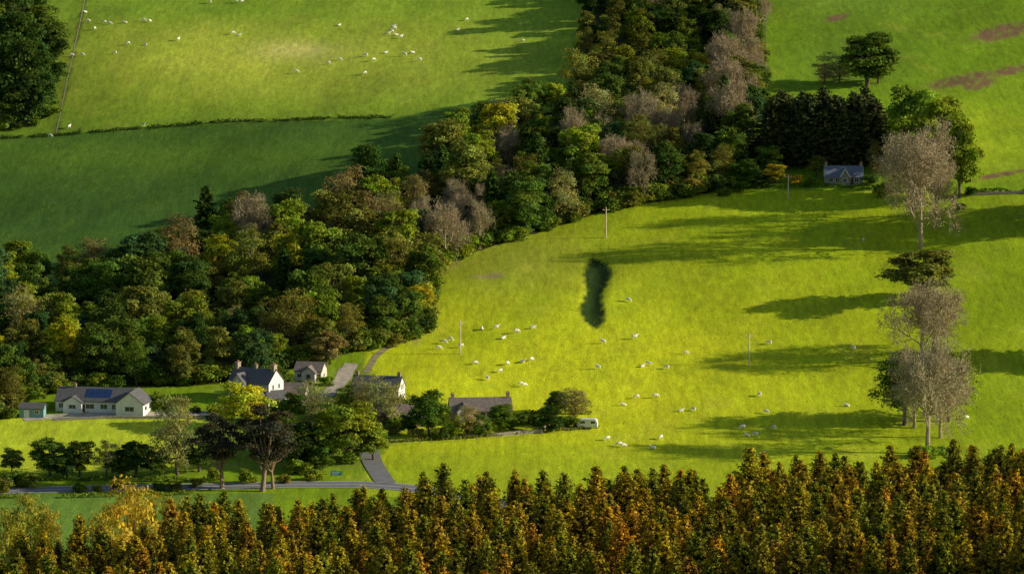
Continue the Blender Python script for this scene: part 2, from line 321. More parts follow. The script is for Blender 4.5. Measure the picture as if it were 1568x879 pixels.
# ------------------------------------------------------------------ woodland
wood=link("mixed_woodland",None)
pts=[]; cand=0
bareC=[(1000,235,95,50),(760,310,60,50),(690,370,40,30),(410,320,50,30),(1130,150,35,70),(1060,170,50,50),(1050,285,60,20),(930,260,45,35)]
yelC=[(600,480,70,50),(430,430,150,60),(60,420,120,60),(890,180,60,60),(700,230,100,50),(980,130,90,60),(30,560,60,60)]
while cand<9000:
    cand+=1
    u=random.uniform(-150,1170); v=random.uniform(-90,660)
    if not inpoly(u,v,WOOD): continue
    x,y,z=P(u,v); R_=random.choice([6.5,7.5,8.5,10.0])
    if all((x-a)**2+(y-b)**2>((R_+r_)/2)**2 for a,b,_,_,r_ in pts): pts.append((x,y,u,v,R_))
for x,y,u,v,R_ in pts:
    g=max([math.exp(-((u-a)/c)**2-((v-b)/d_)**2) for a,b,c,d_ in bareC]); gy_=max([math.exp(-((u-a)/c)**2-((v-b)/d_)**2) for a,b,c,d_ in yelC])
    H=random.uniform(0.85,1.15)*{6.5:11.5,7.5:14,8.5:16.5,10.0:19}[R_]
    if v>500: H*=0.9
    if random.random()<g*0.6+0.015:
        me=random.choice(BR); c=jit((0.36,0.30,0.17)); kk=random.uniform(0.85,1.15)
    elif random.random()<0.15:
        me=random.choice(OP); c=jit(GREENS[random.choice(['olive','mid','pale','brown','olive'])]); kk=1
    elif random.random()<0.05:
        me=random.choice(DC); c=jit(GREENS['dark']); kk=1.1
    else:
        me=random.choice(BL); kk=random.uniform(0.92,1.2)
        if random.random()<gy_*0.75: c=jit(GREENS[random.choice(['bright','olive','bright','mid','yel'])])
        else: c=jit(GREENS[random.choice(['dark','mid','dark','blue','mid','bright','olive'])])
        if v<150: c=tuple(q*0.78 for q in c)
    k=H/18
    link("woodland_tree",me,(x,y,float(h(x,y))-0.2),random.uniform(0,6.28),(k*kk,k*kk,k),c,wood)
for i in range(330):
    j=random.randrange(0,14); a=WOOD[j]; b_=WOOD[(j+1)%len(WOOD)]
    t=random.random(); u=a[0]+(b_[0]-a[0])*t+random.gauss(0,4); v=a[1]+(b_[1]-a[1])*t-random.uniform(0,12)
    x,y,z=P(u,v); k=random.uniform(0.8,2.0); link("woodland_shrub",random.choice(SH),(x,y,z-0.1),random.uniform(0,6),(k*1.2,k*1.2,k),jit(GREENS[random.choice(['mid','dark','olive','bright'])]),wood)
# ------------------------------------------------------------------ spruce plantation in the foreground
pl=link("spruce_plantation",None)
yv=436.0
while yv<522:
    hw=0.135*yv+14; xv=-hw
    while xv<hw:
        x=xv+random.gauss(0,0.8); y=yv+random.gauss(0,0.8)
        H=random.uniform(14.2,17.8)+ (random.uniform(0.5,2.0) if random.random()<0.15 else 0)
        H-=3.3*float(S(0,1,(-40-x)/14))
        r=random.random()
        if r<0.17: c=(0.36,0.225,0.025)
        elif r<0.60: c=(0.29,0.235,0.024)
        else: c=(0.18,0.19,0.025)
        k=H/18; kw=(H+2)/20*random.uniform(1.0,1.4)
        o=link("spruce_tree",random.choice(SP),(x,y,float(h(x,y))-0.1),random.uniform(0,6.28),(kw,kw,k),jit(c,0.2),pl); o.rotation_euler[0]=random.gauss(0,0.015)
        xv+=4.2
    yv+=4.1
# ------------------------------------------------------------------ individual trees
L=[('oak_tree','bl',38,192,130,100,'dark'),('oak_tree','bl',5,190,150,100,'dark'),('oak_tree','bl',62,95,95,95,'mid'),('oak_tree','bl',15,105,115,110,'dark'),('oak_tree','bl',-40,160,150,110,'dark'),('oak_tree','bl',30,140,120,100,'dark'),('oak_tree','bl',75,150,75,60,'dark'),('oak_tree','bl',-15,120,130,90,'mid'),('oak_tree','bl',50,60,80,80,'mid'),('oak_tree','bl',20,196,80,70,'dark'),('oak_tree','bl',52,180,70,56,'mid'),('oak_tree','bl',82,100,62,50,'dark'),
('oak_tree','bl',1328,131,88,92,'mid'),('oak_tree','bl',1345,128,60,60,'mid'),('oak_tree','op',1285,128,50,66,'pale'),('oak_tree','op',1262,128,30,40,'beige'),
('lime_tree','bl',1400,262,135,100,'bright'),('lime_tree','bl',1440,290,155,104,'bright'),('lime_tree','bl',1470,303,125,70,'bright'),('lime_tree','bl',1372,225,70,60,'mid'),('lime_tree','bl',1450,240,90,80,'bright'),
('ash_tree','br',1410,380,192,120,'beige'),('ash_tree','br',1398,330,130,90,'beige'),('ash_tree','br',1432,350,120,76,'beige'),('maple_tree','bl',1416,466,92,112,'olive'),('ash_tree','br',1412,552,120,120,'beige'),('ash_tree','br',1430,540,105,90,'beige'),
('lime_tree','op',1385,650,120,90,'mid'),('lime_tree','op',1452,645,115,92,'bright'),('ash_tree','br',1420,694,172,120,'beige'),('ash_tree','br',1400,655,125,100,'beige'),('ash_tree','br',1440,670,130,90,'beige'),
('beech_tree','bl',1640,345,140,120,'mid'),('beech_tree','bl',1720,330,150,120,'mid'),('beech_tree','bl',1700,560,130,120,'mid'),
('sycamore_tree','bl',372,655,78,86,'yel'),('birch_tree','op',272,730,130,84,'pale'),('sycamore_tree','bl',540,710,96,105,'bright'),('sycamore_tree','bl',510,695,76,66,'bright'),('sycamore_tree','bl',572,704,64,56,'bright'),
('scots_pine_tree','pi',402,752,137,100,(0.085,0.08,0.045)),('scots_pine_tree','pi',340,748,122,92,(0.085,0.08,0.045)),('scots_pine_tree','pi',418,748,120,66,(0.09,0.08,0.045)),
('birch_tree','op',592,655,84,70,'pale'),('rowan_tree','bl',657,668,80,62,'mid'),('willow_tree','op',480,648,68,56,'pale'),('rowan_tree','bl',450,648,52,46,'mid'),('willow_tree','op',556,640,66,46,'pale'),('rowan_tree','op',532,636,50,40,'mid'),
('cherry_tree','op',880,642,54,62,'brown'),('rowan_tree','bl',855,634,38,36,'mid'),('willow_tree','op',715,668,50,44,'pale'),('rowan_tree','bl',765,660,46,40,'mid'),('rowan_tree','bl',735,668,34,32,'mid'),
('hawthorn_tree','bl',76,730,64,62,'mid'),('hawthorn_tree','bl',122,730,62,52,'mid'),('willow_tree','op',163,730,60,42,'pale'),('hawthorn_tree','bl',208,730,64,62,'dark'),('hawthorn_tree','bl',18,724,44,36,'mid'),('hawthorn_tree','bl',245,730,44,42,'mid'),('hawthorn_tree','bl',305,722,62,64,'dark'),('hawthorn_tree','bl',98,732,40,50,'dark'),('hawthorn_tree','bl',186,732,44,44,'dark'),
('hawthorn_tree','bl',460,714,72,64,'dark'),('hawthorn_tree','bl',430,692,60,60,'mid'),('hawthorn_tree','bl',490,722,42,42,'mid'),
('laburnum_tree','bl',1187,284,36,40,'gold'),('laurel_tree','bl',1178,272,52,46,'mid'),('laburnum_tree','sh',1217,281,14,26,'gold'),('oak_tree','bl',1140,285,46,60,'mid'),('oak_tree','op',1250,272,37,32,'olive'),('oak_tree','op',1338,272,60,30,'brown'),
('yew_tree','bl',843,662,42,38,'dark'),('yew_tree','bl',625,665,34,30,'dark'),('maple_tree','bl',500,560,60,60,'brown'),('maple_tree','bl',432,600,36,34,'mid')]
for e in L: plant(e[0],e[1],e[2],e[3],e[4],e[5],e[6])
for u in range(1178,1345,16):
    for dv in (0,10):
        plant('fir_tree','dc',u+random.uniform(-6,6),244+dv+random.uniform(-6,4),random.uniform(76,116),random.uniform(46,62),jit((0.085,0.105,0.035)))
for u,v,hp,wp,c in [(1100,215,60,28,'dark'),(1085,230,64,30,'dark')]: plant('fir_tree','dc',u,v,hp,wp,(0.06,0.09,0.035))
for (u,vt,y,w,c) in [(192,726,600,5.6,'gold'),(225,748,606,4.4,'gold'),(160,768,596,3.6,'gold'),(42,750,600,4.8,'yel'),(70,768,606,3.2,'gold'),(12,772,596,3.6,'yel'),(262,752,602,3.2,'yel')]:
    d_=ray(u,vt); t_=y/d_[1]; x=d_[0]*t_; zt=CZ+d_[2]*t_; z0=float(h(x,y)); k=(zt-z0)/18; kw=w/6.5
    link('willow_tree',OP[1],(x,y,z0),random.uniform(0,6),(kw,kw,k),jit((0.60,0.47,0.05) if c=='gold' else (0.44,0.42,0.05),0.1))
garden=[(560,668,20),(600,664,18),(640,670,16),(676,672,18),(690,668,24),(705,664,16),(728,662,14),(745,664,20),(782,656,22),(800,650,18),(815,648,14),(830,652,18),(870,655,20),(890,655,12),(470,668,22),(440,672,24),(420,700,30),(455,725,26),(480,735,20),(500,700,26),(330,735,20),(350,700,26),(300,745,14),(120,752,16),(150,752,12),(180,748,14),(380,740,22),(435,740,16),(20,745,26),(45,745,24),(5,757,30),(265,752,16),(240,750,14),(345,640,22),(330,632,18),(300,632,12),(432,630,18),(250,625,26),(270,628,20),(15,640,16),(120,590,20),(95,600,22),(610,655,22),(625,650,22),(575,650,24),(700,650,14),(500,590,16),(470,600,20),(540,622,22),(560,626,24),(590,628,24),(610,626,20),(525,622,18),(1110,300,14),(1130,292,18),(1160,285,20),(1100,290,20),(1240,285,14),(1335,282,16),(1350,300,24),(1470,320,10),(1490,300,16),(1420,700,20),(1440,697,16),(1400,700,14),(395,628,18),(410,634,20),(430,640,22),(490,640,20),(505,650,26),(520,655,24),(20,198,18),(48,192,16),(75,180,18),(5,200,20),(88,110,16)]
for u,v,s_ in garden:
    plant('garden_shrub','sh',u,v,s_,s_*random.uniform(1.2,1.8),random.choice(['mid','bright','dark','olive','mid','bright']))
def hedge(name,uv,w=1.2,ht=1.6,c='dark',dens=26,gap=0.0):
    b=MB(); W=[P(*q) for q in uv]; C=[]
    for (a,b2) in zip(W[:-1],W[1:]):
        Ld=math.hypot(b2[0]-a[0],b2[1]-a[1]); n_=int(Ld*dens); t=rng.random(n_)
        x=a[0]+(b2[0]-a[0])*t+rng.normal(size=n_)*w*0.35; y=a[1]+(b2[1]-a[1])*t+rng.normal(size=n_)*w*0.35
        hh=ht*(0.75+0.35*np.sin(x*0.7)*np.sin(x*0.23+y*0.11)); keep=(np.sin(x*0.31+y*0.13)>-1+gap)
        z=h(x,y)+rng.random(n_)**0.6*hh; C.append(np.stack([x,y,z],1)[keep])
    C=np.concatenate(C); n_=len(C); Nn=rng.normal(size=(n_,3)); Nn[:,2]+=0.6
    b.leaves(C,Nn,rng.uniform(0.15,0.4,n_),rng.uniform(0.6,1.3,(n_,1))*np.ones((1,3)),0,0.7)
    return link(name,b.mesh(name,[M_leaf]),col=GREENS[c])
hedge("field_hedge",[(-60,216),(0,212),(110,206),(230,196),(350,187),(480,183),(600,180)],1.8,0.9,'dark',26,0.05)
hedge("roadside_hedge",[(-30,738),(60,736),(150,736),(240,737),(320,738)],1.2,1.5,'mid')
hedge("roadside_hedge",[(-30,762),(100,762),(260,758),(330,754)],1.2,1.2,'bright',20,0.5)
hedge("garden_hedge",[(590,678),(660,674),(720,671),(800,664),(850,660),(915,655)],1.0,1.1,'olive',24)
hedge("cottage_hedge",[(1110,288),(1200,288),(1280,287),(1345,289)],1.2,1.5,'mid')
hedge("garden_hedge",[(785,640),(830,632),(870,634),(905,634)],1.1,1.6,'mid')
hedge("field_hedge",[(1480,300),(1510,293),(1568,296),(1640,300)],1.0,1.2,'dark')
hedge("field_hedge",[(235,405),(200,408),(140,400)],1.5,1.8,'dark')
# ------------------------------------------------------------------ roads
M_asph=simple("asphalt",(0.20,0.20,0.205),0.85,0.15,0.5); M_white=simple("white_line",(0.75,0.75,0.72),0.6,0.1)
M_grav=simple("gravel",(0.46,0.40,0.32),0.95,0.3,0.6,0.4); M_track=simple("earth_track",(0.28,0.24,0.12),0.95,0.35,0.5,0.4)
def ribbon(name,uv,width,mat,off=0.08,par=None,world=None,side=0.0):
    W=[P(*q)[:2] for q in uv] if world is None else world
    W=np.array(W); dd=np.r_[0,np.cumsum(np.hypot(*np.diff(W,axis=0).T))]; s=np.arange(0,dd[-1],1.0)
    x=np.interp(s,dd,W[:,0]); y=np.interp(s,dd,W[:,1])
    kk=np.ones(7)/7
    if len(x)>20:
        x=np.convolve(np.pad(x,3,'edge'),kk,'valid'); y=np.convolve(np.pad(y,3,'edge'),kk,'valid')
    tx=np.gradient(x); ty=np.gradient(y); l=np.hypot(tx,ty); tx/=l; ty/=l
    cols=np.linspace(-0.5,0.5,7 if width>1 else 2)*width+side; VV=[]
    for c in cols:
        X_=x-ty*c; Y_=y+tx*c; VV.append(np.stack([X_,Y_,h(X_,Y_)+off],1))
    VV=np.array(VV); nc,ns_=VV.shape[:2]; idx=np.arange(nc*ns_).reshape(nc,ns_)
    f=[(int(idx[i,j]),int(idx[i,j+1]),int(idx[i+1,j+1]),int(idx[i+1,j])) for i in range(nc-1) for j in range(ns_-1)]
    m_=bpy.data.meshes.new(name); m_.from_pydata(VV.reshape(-1,3).tolist(),[],f); m_.materials.append(mat)
    return link(name,m_,parent=par)
rd=[(-220,757),(0,752),(65,750),(200,747),(320,745),(450,742),(560,742),(620,746),(760,770),(1000,810)]
road=ribbon("main_road",rd,7.0,M_asph,0.10); ribbon("edge_line",rd,0.25,M_white,0.106,road,side=3.2); ribbon("edge_line",rd,0.25,M_white,0.106,road,side=-3.2); ribbon("centre_line",rd,0.2,M_white,0.106,road)
ribbon("side_road",[(592,742),(580,724),(570,708),(566,695),(560,680),(545,668)],5.0,M_asph,0.14)
ribbon("gravel_drive",[(30,642),(90,637),(160,635),(240,634),(330,633),(420,622),(470,612),(505,600),(525,580),(532,562)],4.5,M_grav,0.07)
ribbon("farm_track",[(497,608),(515,594),(530,570),(540,555)],4.0,M_grav,0.11)
ribbon("farm_track",[(560,572),(575,545),(600,528),(630,517),(650,480),(662,425),(680,400)],2.0,M_track,0.06)
# ------------------------------------------------------------------ buildings
W_white=simple("white_render",(0.82,0.78,0.71),0.8,0.10,0.8); W_stone=simple("stone_wall",(0.36,0.31,0.25),0.9,0.35,2.5,0.5); W_cream=simple("cream_render",(0.62,0.55,0.46),0.85,0.15,0.8)
R_slate=simple("slate_roof",(0.13,0.125,0.125),0.6,0.3,2.0,0.3,6); R_brown=simple("brown_roof",(0.21,0.17,0.145),0.8,0.3,1.5,0.3); R_blue=simple("blue_slate_roof",(0.17,0.19,0.24),0.55,0.2,2.0)
G_glass=simple("window_glass",(0.03,0.035,0.045),0.15,0.1,1,spec=0.6); M_frame=simple("window_frame",(0.75,0.75,0.72),0.5,0.05); M_door=simple("door_paint",(0.10,0.06,0.04),0.5,0.1)
M_teal=simple("teal_boards",(0.20,0.36,0.36),0.8,0.15); M_red=simple("red_boards",(0.28,0.09,0.05),0.8,0.2); M_solar=simple("solar_panel",(0.02,0.05,0.16),0.2,0.1,spec=0.7); M_brick=simple("chimney_stone",(0.36,0.28,0.2),0.9,0.3,3); M_pot=simple("chimney_pot",(0.45,0.2,0.1),0.8,0.1)
def pyd(name,v,f,mat,par):
    m_=bpy.data.meshes.new(name); m_.from_pydata(v,[],f); m_.materials.append(mat); m_.update()
    return link(name,m_,parent=par)
def boxes(name,bs,mat,par):
    v=[];f=[]
    for (x0,x1,y0,y1,z0,z1) in bs:
        b=len(v); v+=[(x0,y0,z0),(x1,y0,z0),(x1,y1,z0),(x0,y1,z0),(x0,y0,z1),(x1,y0,z1),(x1,y1,z1),(x0,y1,z1)]
        f+=[tuple(b+i for i in q) for q in ((0,3,2,1),(4,5,6,7),(0,1,5,4),(1,2,6,5),(2,3,7,6),(3,0,4,7))]
    return pyd(name,v,f,mat,par)
def gable(par,cx,cy,w,d,wh,rh,ridge,wm,rm,tag=""):
    def T_(a,b,z): return (cx+a,cy+b,z) if ridge=='x' else (cx+b,cy+a,z)
    if ridge=='x': l,s=w/2,d/2
    else: l,s=d/2,w/2
    v=[T_(-l,-s,-3),T_(l,-s,-3),T_(l,s,-3),T_(-l,s,-3),T_(-l,-s,wh),T_(l,-s,wh),T_(l,s,wh),T_(-l,s,wh),T_(-l,0,wh+rh),T_(l,0,wh+rh)]
    pyd("walls"+tag,v,[(0,1,5,4),(2,3,7,6),(1,2,6,9,5),(3,0,4,8,7)],wm,par)
    o_=0.45; sl=rh/s; t=0.18; e=0.04; V_=[];F_=[]
    for sg in (-1,1):
        sec=[(sg*(s+o_),wh-sl*o_+e),(0,wh+rh+e),(0,wh+rh+e+t),(sg*(s+o_),wh-sl*o_+e+t)]
        b=len(V_)
        for xx in (-l-o_*0.6,l+o_*0.6): V_+=[T_(xx,a_,z_) for a_,z_ in sec]
        F_+=[(b,b+1,b+2,b+3),(b+4,b+7,b+6,b+5)]+[(b+i,b+4+i,b+4+(i+1)%4,b+(i+1)%4) for i in range(4)]
    pyd("roof"+tag,V_,F_,rm,par)
def windows(par,wins,tag=""):
    fr=[];gl=[]
    for (face,a,plane,z,w,hh) in wins:
        for lst,p0,p1,g in ((fr,-0.05,0.05,0.0),(gl,-0.04,0.065,0.12)):
            if face=='S': 
                if g: 
                    lst.append((a-w/2+g,a-0.04,plane-p1,plane-p0,z+g,z+hh-g)); lst.append((a+0.04,a+w/2-g,plane-p1,plane-p0,z+g,z+hh-g))
                else: lst.append((a-w/2,a+w/2,plane-p1,plane-p0,z,z+hh))
            else:
                if g:
                    lst.append((plane+p0,plane+p1,a-w/2+g,a-0.04,z+g,z+hh-g)); lst.append((plane+p0,plane+p1,a+0.04,a+w/2-g,z+g,z+hh-g))
                else: lst.append((plane+p0,plane+p1,a-w/2,a+w/2,z,z+hh))
    boxes("window_frames"+tag,fr,M_frame,par); boxes("window_panes"+tag,gl,G_glass,par)
def chimney(par,x,y,z,hh=1.6,w=0.9,d=0.7,z0=None):
    boxes("chimney",[(x-w/2,x+w/2,y-d/2,y+d/2,z-1.5,z+hh),(x-w/2-0.1,x+w/2+0.1,y-d/2-0.1,y+d/2+0.1,z+hh,z+hh+0.15)],M_brick,par)
    boxes("chimney_pots",[(x-0.32,x-0.08,y-0.12,y+0.12,z+hh+0.15,z+hh+0.6),(x+0.08,x+0.32,y-0.12,y+0.12,z+hh+0.15,z+hh+0.6)],M_pot,par)
def site(name,u,v,rz,dz=0.0):
    x,y,z=P(u,v); o=link(name,None,(x,y,z+dz),math.radians(rz)); return o
b=site("white_bungalow",150,634,-10,0.3)
gable(b,-2,6,20,9,2.9,2.9,'x',W_white,R_slate); gable(b,9.0,3.2,7.4,9.5,2.9,2.8,'y',W_white,R_slate,"_wing"); gable(b,-7.0,1.6,5,3,2.6,1.4,'y',W_white,R_slate,"_porch")
windows(b,[('S',-10.4,1.5,0.9,1.6,1.3),('S',-2.6,1.5,0.8,2.4,1.4),('S',1.2,1.5,0.8,2.0,1.4),('S',4.0,1.5,0.8,1.4,1.4),('S',9.0,-1.55,0.8,2.6,1.4),('S',-7.0,0.1,0.9,2,1.2),('E',1.0,12.7,0.9,1.8,1.2),('E',5.0,12.7,0.9,1.4,1.2)])
boxes("front_door",[(-4.9,-3.95,1.42,1.52,0,2.05)],M_door,b)
sl=2.9/4.5; v_=[];f_=[]
for k_ in range(4):
    x0=-4.2+k_*1.75
    for r_ in range(2):
        y0=2.4+r_*1.45; q=len(v_)
        for (xa,ya) in ((x0,y0),(x0+1.65,y0),(x0+1.65,y0+1.35),(x0,y0+1.35)):
            zz=2.9+sl*(ya-1.5)+0.04+0.18+0.1; v_.append((xa,ya,zz))
        for (xa,ya) in ((x0,y0),(x0+1.65,y0),(x0+1.65,y0+1.35),(x0,y0+1.35)): v_.append((xa,ya,2.9+sl*(ya-1.5)+0.24))
        f_+=[(q,q+1,q+2,q+3)]+[(q+i,q+4+i,q+4+(i+1)%4,q+(i+1)%4) for i in range(4)]
pyd("solar_panels",v_,f_,M_solar,b); chimney(b,-8,6,5.6,1.0)
b=site("garden_shed",48,640,-4,0.1); gable(b,0,2,6.4,3.6,2.5,1.0,'x',M_teal,R_slate); windows(b,[('S',1.4,0.2,1.0,1.3,0.9)]); boxes("shed_door",[(-2.0,-0.6,0.14,0.19,0,2.0)],M_frame,b)
b=site("stone_house",377,618,-28,0.2)
gable(b,0,5,12.5,7.5,5.4,3.2,'x',W_cream,R_slate); gable(b,-2.6,1.4,4.0,3.4,5.2,2.4,'y',W_cream,R_slate,"_bay"); gable(b,3.4,0.5,4,4,2.6,1.5,'y',W_cream,R_slate,"_porch")
boxes("gable_harling",[(6.25,6.31,1.26,8.74,-1,5.4)],W_white,b)
pyd("gable_head",[(6.31,1.26,5.4),(6.31,8.74,5.4),(6.31,5,8.55)],[(0,1,2)],W_white,b)
windows(b,[('S',-2.6,-0.3,0.8,1.3,1.6),('S',-2.6,-0.3,3.4,1.3,1.5),('S',0.9,1.25,3.4,1.1,1.4),('S',4.6,1.25,3.4,1.1,1.4),('S',-5.5,1.25,0.8,1,1.5),('S',-5.4,1.25,3.4,0.9,1.4),('E',3.4,6.31,0.9,1.1,1.5),('E',6.4,6.31,0.9,1.1,1.5),('E',3.4,6.31,3.5,1.0,1.4),('E',6.4,6.31,3.5,1.0,1.4)])
boxes("front_door",[(2.9,3.9,-1.58,-1.48,0,2.1)],M_door,b); chimney(b,-5.6,5,8.3,1.6,0.9,1.6); chimney(b,5.7,5,8.3,1.6,0.9,1.6); chimney(b,0,5,8.3,1.2)
b=site("white_cottage",470,585,-12,0.2); gable(b,0,4,7.5,6,2.7,2.0,'x',W_cream,R_brown); gable(b,0.6,0.7,3.6,3,2.5,1.5,'y',W_cream,R_brown,"_porch")
windows(b,[('S',-2.4,1.0,0.8,1.3,1.2),('S',3.0,1.0,0.8,1,1.2),('E',4,3.75,0.8,1.3,1.1)]); boxes("front_door",[(0.1,1.1,-0.88,-0.78,0,2.0)],M_door,b)
b=site("outbuilding",425,622,20,0.1); gable(b,0,2,5,3.6,2.2,1.6,'x',W_white,R_slate); boxes("shed_door",[(-0.5,0.5,0.12,0.22,0,1.9)],M_door,b)
b=site("stone_steading",442,612,-10,0.1); gable(b,0,2.5,9,4.6,2.3,1.8,'x',W_stone,R_brown); windows(b,[('S',-2,0.2,0.9,1,0.9),('S',2,0.2,0.9,1,0.9)])
b=site("farmhouse",572,616,-14,0.2); gable(b,0,4.5,13,6.5,3.6,2.6,'x',W_stone,R_slate); chimney(b,-5.8,4.5,5.9,1.2); chimney(b,5.8,4.5,5.9,1.2)
boxes("gable_harling",[(6.5,6.56,1.3,7.7,-1,3.6)],W_white,b); pyd("gable_head",[(6.56,1.3,3.6),(6.56,7.7,3.6),(6.56,4.5,6.15)],[(0,1,2)],W_white,b)
windows(b,[('S',x_,1.25,0.8,1.1,1.3) for x_ in (-5,-2,2,5)]+[('E',4.5,6.56,2.6,1,1.2),('E',3,6.56,0.8,1,1.3)]); boxes("front_door",[(-0.5,0.5,1.17,1.27,0,2.1)],M_door,b)
b=site("steading_cottage",737,645,5,0.1); gable(b,0,4,16,6.5,2.7,2.8,'x',W_stone,R_brown); gable(b,-4.6,1.0,3.4,3.5,2.6,1.9,'y',W_white,R_brown,"_wing"); chimney(b,-7.3,4,5.2,1.3); chimney(b,7.3,4,5.2,1.5)
windows(b,[('S',x_,0.75,0.8,1.2,1.2) for x_ in (-1.6,2.0,5.6)]+[('S',-4.6,-0.75,0.8,1.4,1.2)]); boxes("front_door",[(0.0,0.9,0.67,0.77,0,2.0)],M_door,b)
b=site("stone_barn",600,655,4,0.1); gable(b,0,4,18,7,2.8,2.6,'x',W_stone,R_brown); boxes("barn_doors",[(-3,-0.1,0.42,0.52,0,2.5),(0.1,3,0.42,0.52,0,2.5)],M_door,b); windows(b,[('S',-6,0.5,1,1,0.9),('S',6,0.5,1,1,0.9)])
b=site("lodge_cottage",1292,285,-3,0.2); gable(b,0,4.2,12,6.5,2.7,2.9,'x',W_stone,R_blue); gable(b,0.4,1.8,2.8,3.6,3.1,1.9,'y',W_stone,R_blue,"_dormer"); chimney(b,-5.5,4.2,5.3,1.3); chimney(b,5.5,4.2,5.3,1.3)
v_=[];f_=[]
for sg in (-1,1):
    q=len(v_); v_+=[(0.4+sg*1.8,-0.30,2.55),(0.4+sg*1.45,-0.30,2.5),(0.4,-0.30,4.85),(0.4,-0.30,5.35)]; f_.append((q,q+1,q+2,q+3))
pyd("bargeboards",v_,f_,M_frame,b)
windows(b,[('S',-4.0,0.95,0.8,1.4,1.4),('S',-2.0,0.95,0.8,1.2,1.4),('S',4.0,0.95,0.8,1.4,1.4),('S',0.4,0.0,0.9,1.3,1.4)]); boxes("front_door",[(2.2,3.1,0.87,0.97,0,2.0)],M_door,b)
b=site("red_shed",1131,282,-4,0.1); gable(b,0,2,6.5,3.6,2.3,0.9,'x',M_red,R_brown); boxes("shed_doors",[(-1.6,-0.1,0.12,0.22,0,2.0),(0.1,1.6,0.12,0.22,0,2.0)],M_door,b)
def wall(name,uv,hh=1.1,t=0.5):
    W=[P(*q) for q in uv]; v=[];f=[]
    for a_,b_ in zip(W[:-1],W[1:]):
        a_=np.array(a_);b_=np.array(b_); dd=b_-a_; n_=max(1,int(np.hypot(dd[0],dd[1])/2)); nn=np.array([-dd[1],dd[0]]); nn=nn/np.linalg.norm(nn)*t/2
        for i in range(n_):
            q=len(v)
            for s in (i/n_,(i+1)/n_):
                p=a_+dd*s; z=float(h(p[0],p[1])); jj=random.uniform(-0.06,0.06)
                v+=[(p[0]-nn[0],p[1]-nn[1],z-0.4),(p[0]+nn[0],p[1]+nn[1],z-0.4),(p[0]+nn[0],p[1]+nn[1],z+hh+jj),(p[0]-nn[0],p[1]-nn[1],z+hh+jj)]
            f+=[(q,q+4,q+7,q+3),(q+1,q+2,q+6,q+5),(q+3,q+7,q+6,q+2)]
    m_=bpy.data.meshes.new(name); m_.from_pydata(v,[],f); m_.materials.append(W_stone); return link(name,m_)
wall("garden_wall",[(80,644),(160,641),(240,641),(325,641)],0.7,0.4); wall("garden_wall",[(430,655),(485,652),(492,660)],1.0); wall("drystone_wall",[(1480,300),(1568,297),(1620,299)],0.9)
wall("garden_wall",[(690,668),(760,668),(830,662),(840,650)],0.9)
M_post=simple("fence_post",(0.30,0.25,0.18),0.9,0.2)
def fence(name,uv,sp=3.0,pr=0.08,ph=1.15):
    W=np.array([P(*q)[:2] for q in uv]); dd=np.r_[0,np.cumsum(np.hypot(*np.diff(W,axis=0).T))]; s=np.arange(0,dd[-1],sp); x=np.interp(s,dd,W[:,0]); y=np.interp(s,dd,W[:,1]); z=h(x,y)
    b=MB()
    for i in range(len(x)): b.tube([(x[i],y[i],z[i]-0.3),(x[i],y[i],z[i]+ph),(x[i],y[i],z[i]+ph+0.05)],[pr,pr*0.9,0.01],0,5)
    A=np.stack([x[:-1],y[:-1],z[:-1]],1);B=np.stack([x[1:],y[1:],z[1:]],1)
    for q in (0.4,0.75,1.08): b.strips(A+[0,0,q],B+[0,0,q],np.full(len(A),0.012),np.ones((len(A),3)),0)
    return link(name,b.mesh(name,[M_post]))
fence("wire_fence",[(622,520),(652,480),(664,410),(730,382),(830,352),(925,322),(1060,297),(1105,291)])
fence("wire_fence",[(86,206),(98,150),(110,95),(122,40),(132,-10)],2.0,0.11,1.3); fence("wire_fence",[(1172,130),(1173,60),(1174,-20)],2.0,0.10,1.3); fence("wire_fence",[(590,682),(700,676),(915,658)])
def pole(u,v,hp):
    x,y,z=P(u,v); s=FP/math.hypot(y,CZ-z); H=hp/s; b=MB()
    b.tube([(0,0,-1),(0,0,H*0.5),(0,0,H)],[0.20,0.17,0.14],0,8); b.tube([(-1.1,0,H-0.7),(1.1,0,H-0.7)],[0.09,0.09],0,4)
    for q in (-0.95,0,0.95): b.tube([(q,0,H-0.66 if q else H-0.02),(q,0,H-0.4 if q else H+0.22),(q,0,H-0.36 if q else H+0.26)],[0.05,0.07,0.01],0,6)
    link("utility_pole",b.mesh("utility_pole",[M_pole]),(x,y,z),0.2)
M_pole=simple("weathered_pole",(0.66,0.56,0.42),0.85,0.15,2)
for u,v,hp in [(705,542,51),(1147,560,50),(928,364,46),(1207,306,38)]: pole(u,v,hp)
b=site("village_sign",515,735,0); M_sign=simple("sign_face",(0.05,0.30,0.33),0.4,0.1)
boxes("posts",[(-1.2,-1.1,0,0.1,-0.5,2.3),(1.1,1.2,0,0.1,-0.5,2.3)],M_pole,b); boxes("panel",[(-1.4,1.4,-0.06,-0.003,1.2,2.3)],M_sign,b); boxes("lettering",[(-1.1,0.9,-0.066,-0.062,1.85,2.05),(-1.1,0.3,-0.066,-0.062,1.5,1.65)],M_white,b)
b=site("touring_caravan",900,656,-8,0.0)
prof=[(-2.6,0.55),(-2.75,1.3),(-2.3,2.35),(-1.8,2.6),(1.9,2.6),(2.35,2.4),(2.6,1.5),(2.55,0.55)]
v_=[(a_,-1.1,z_) for a_,z_ in prof]+[(a_,1.1,z_) for a_,z_ in prof]; n_=len(prof)
pyd("body",v_,[tuple(range(n_)),tuple(range(2*n_-1,n_-1,-1))]+[(i,i+n_,(i+1)%n_+n_,(i+1)%n_) for i in range(n_)],M_frame,b)
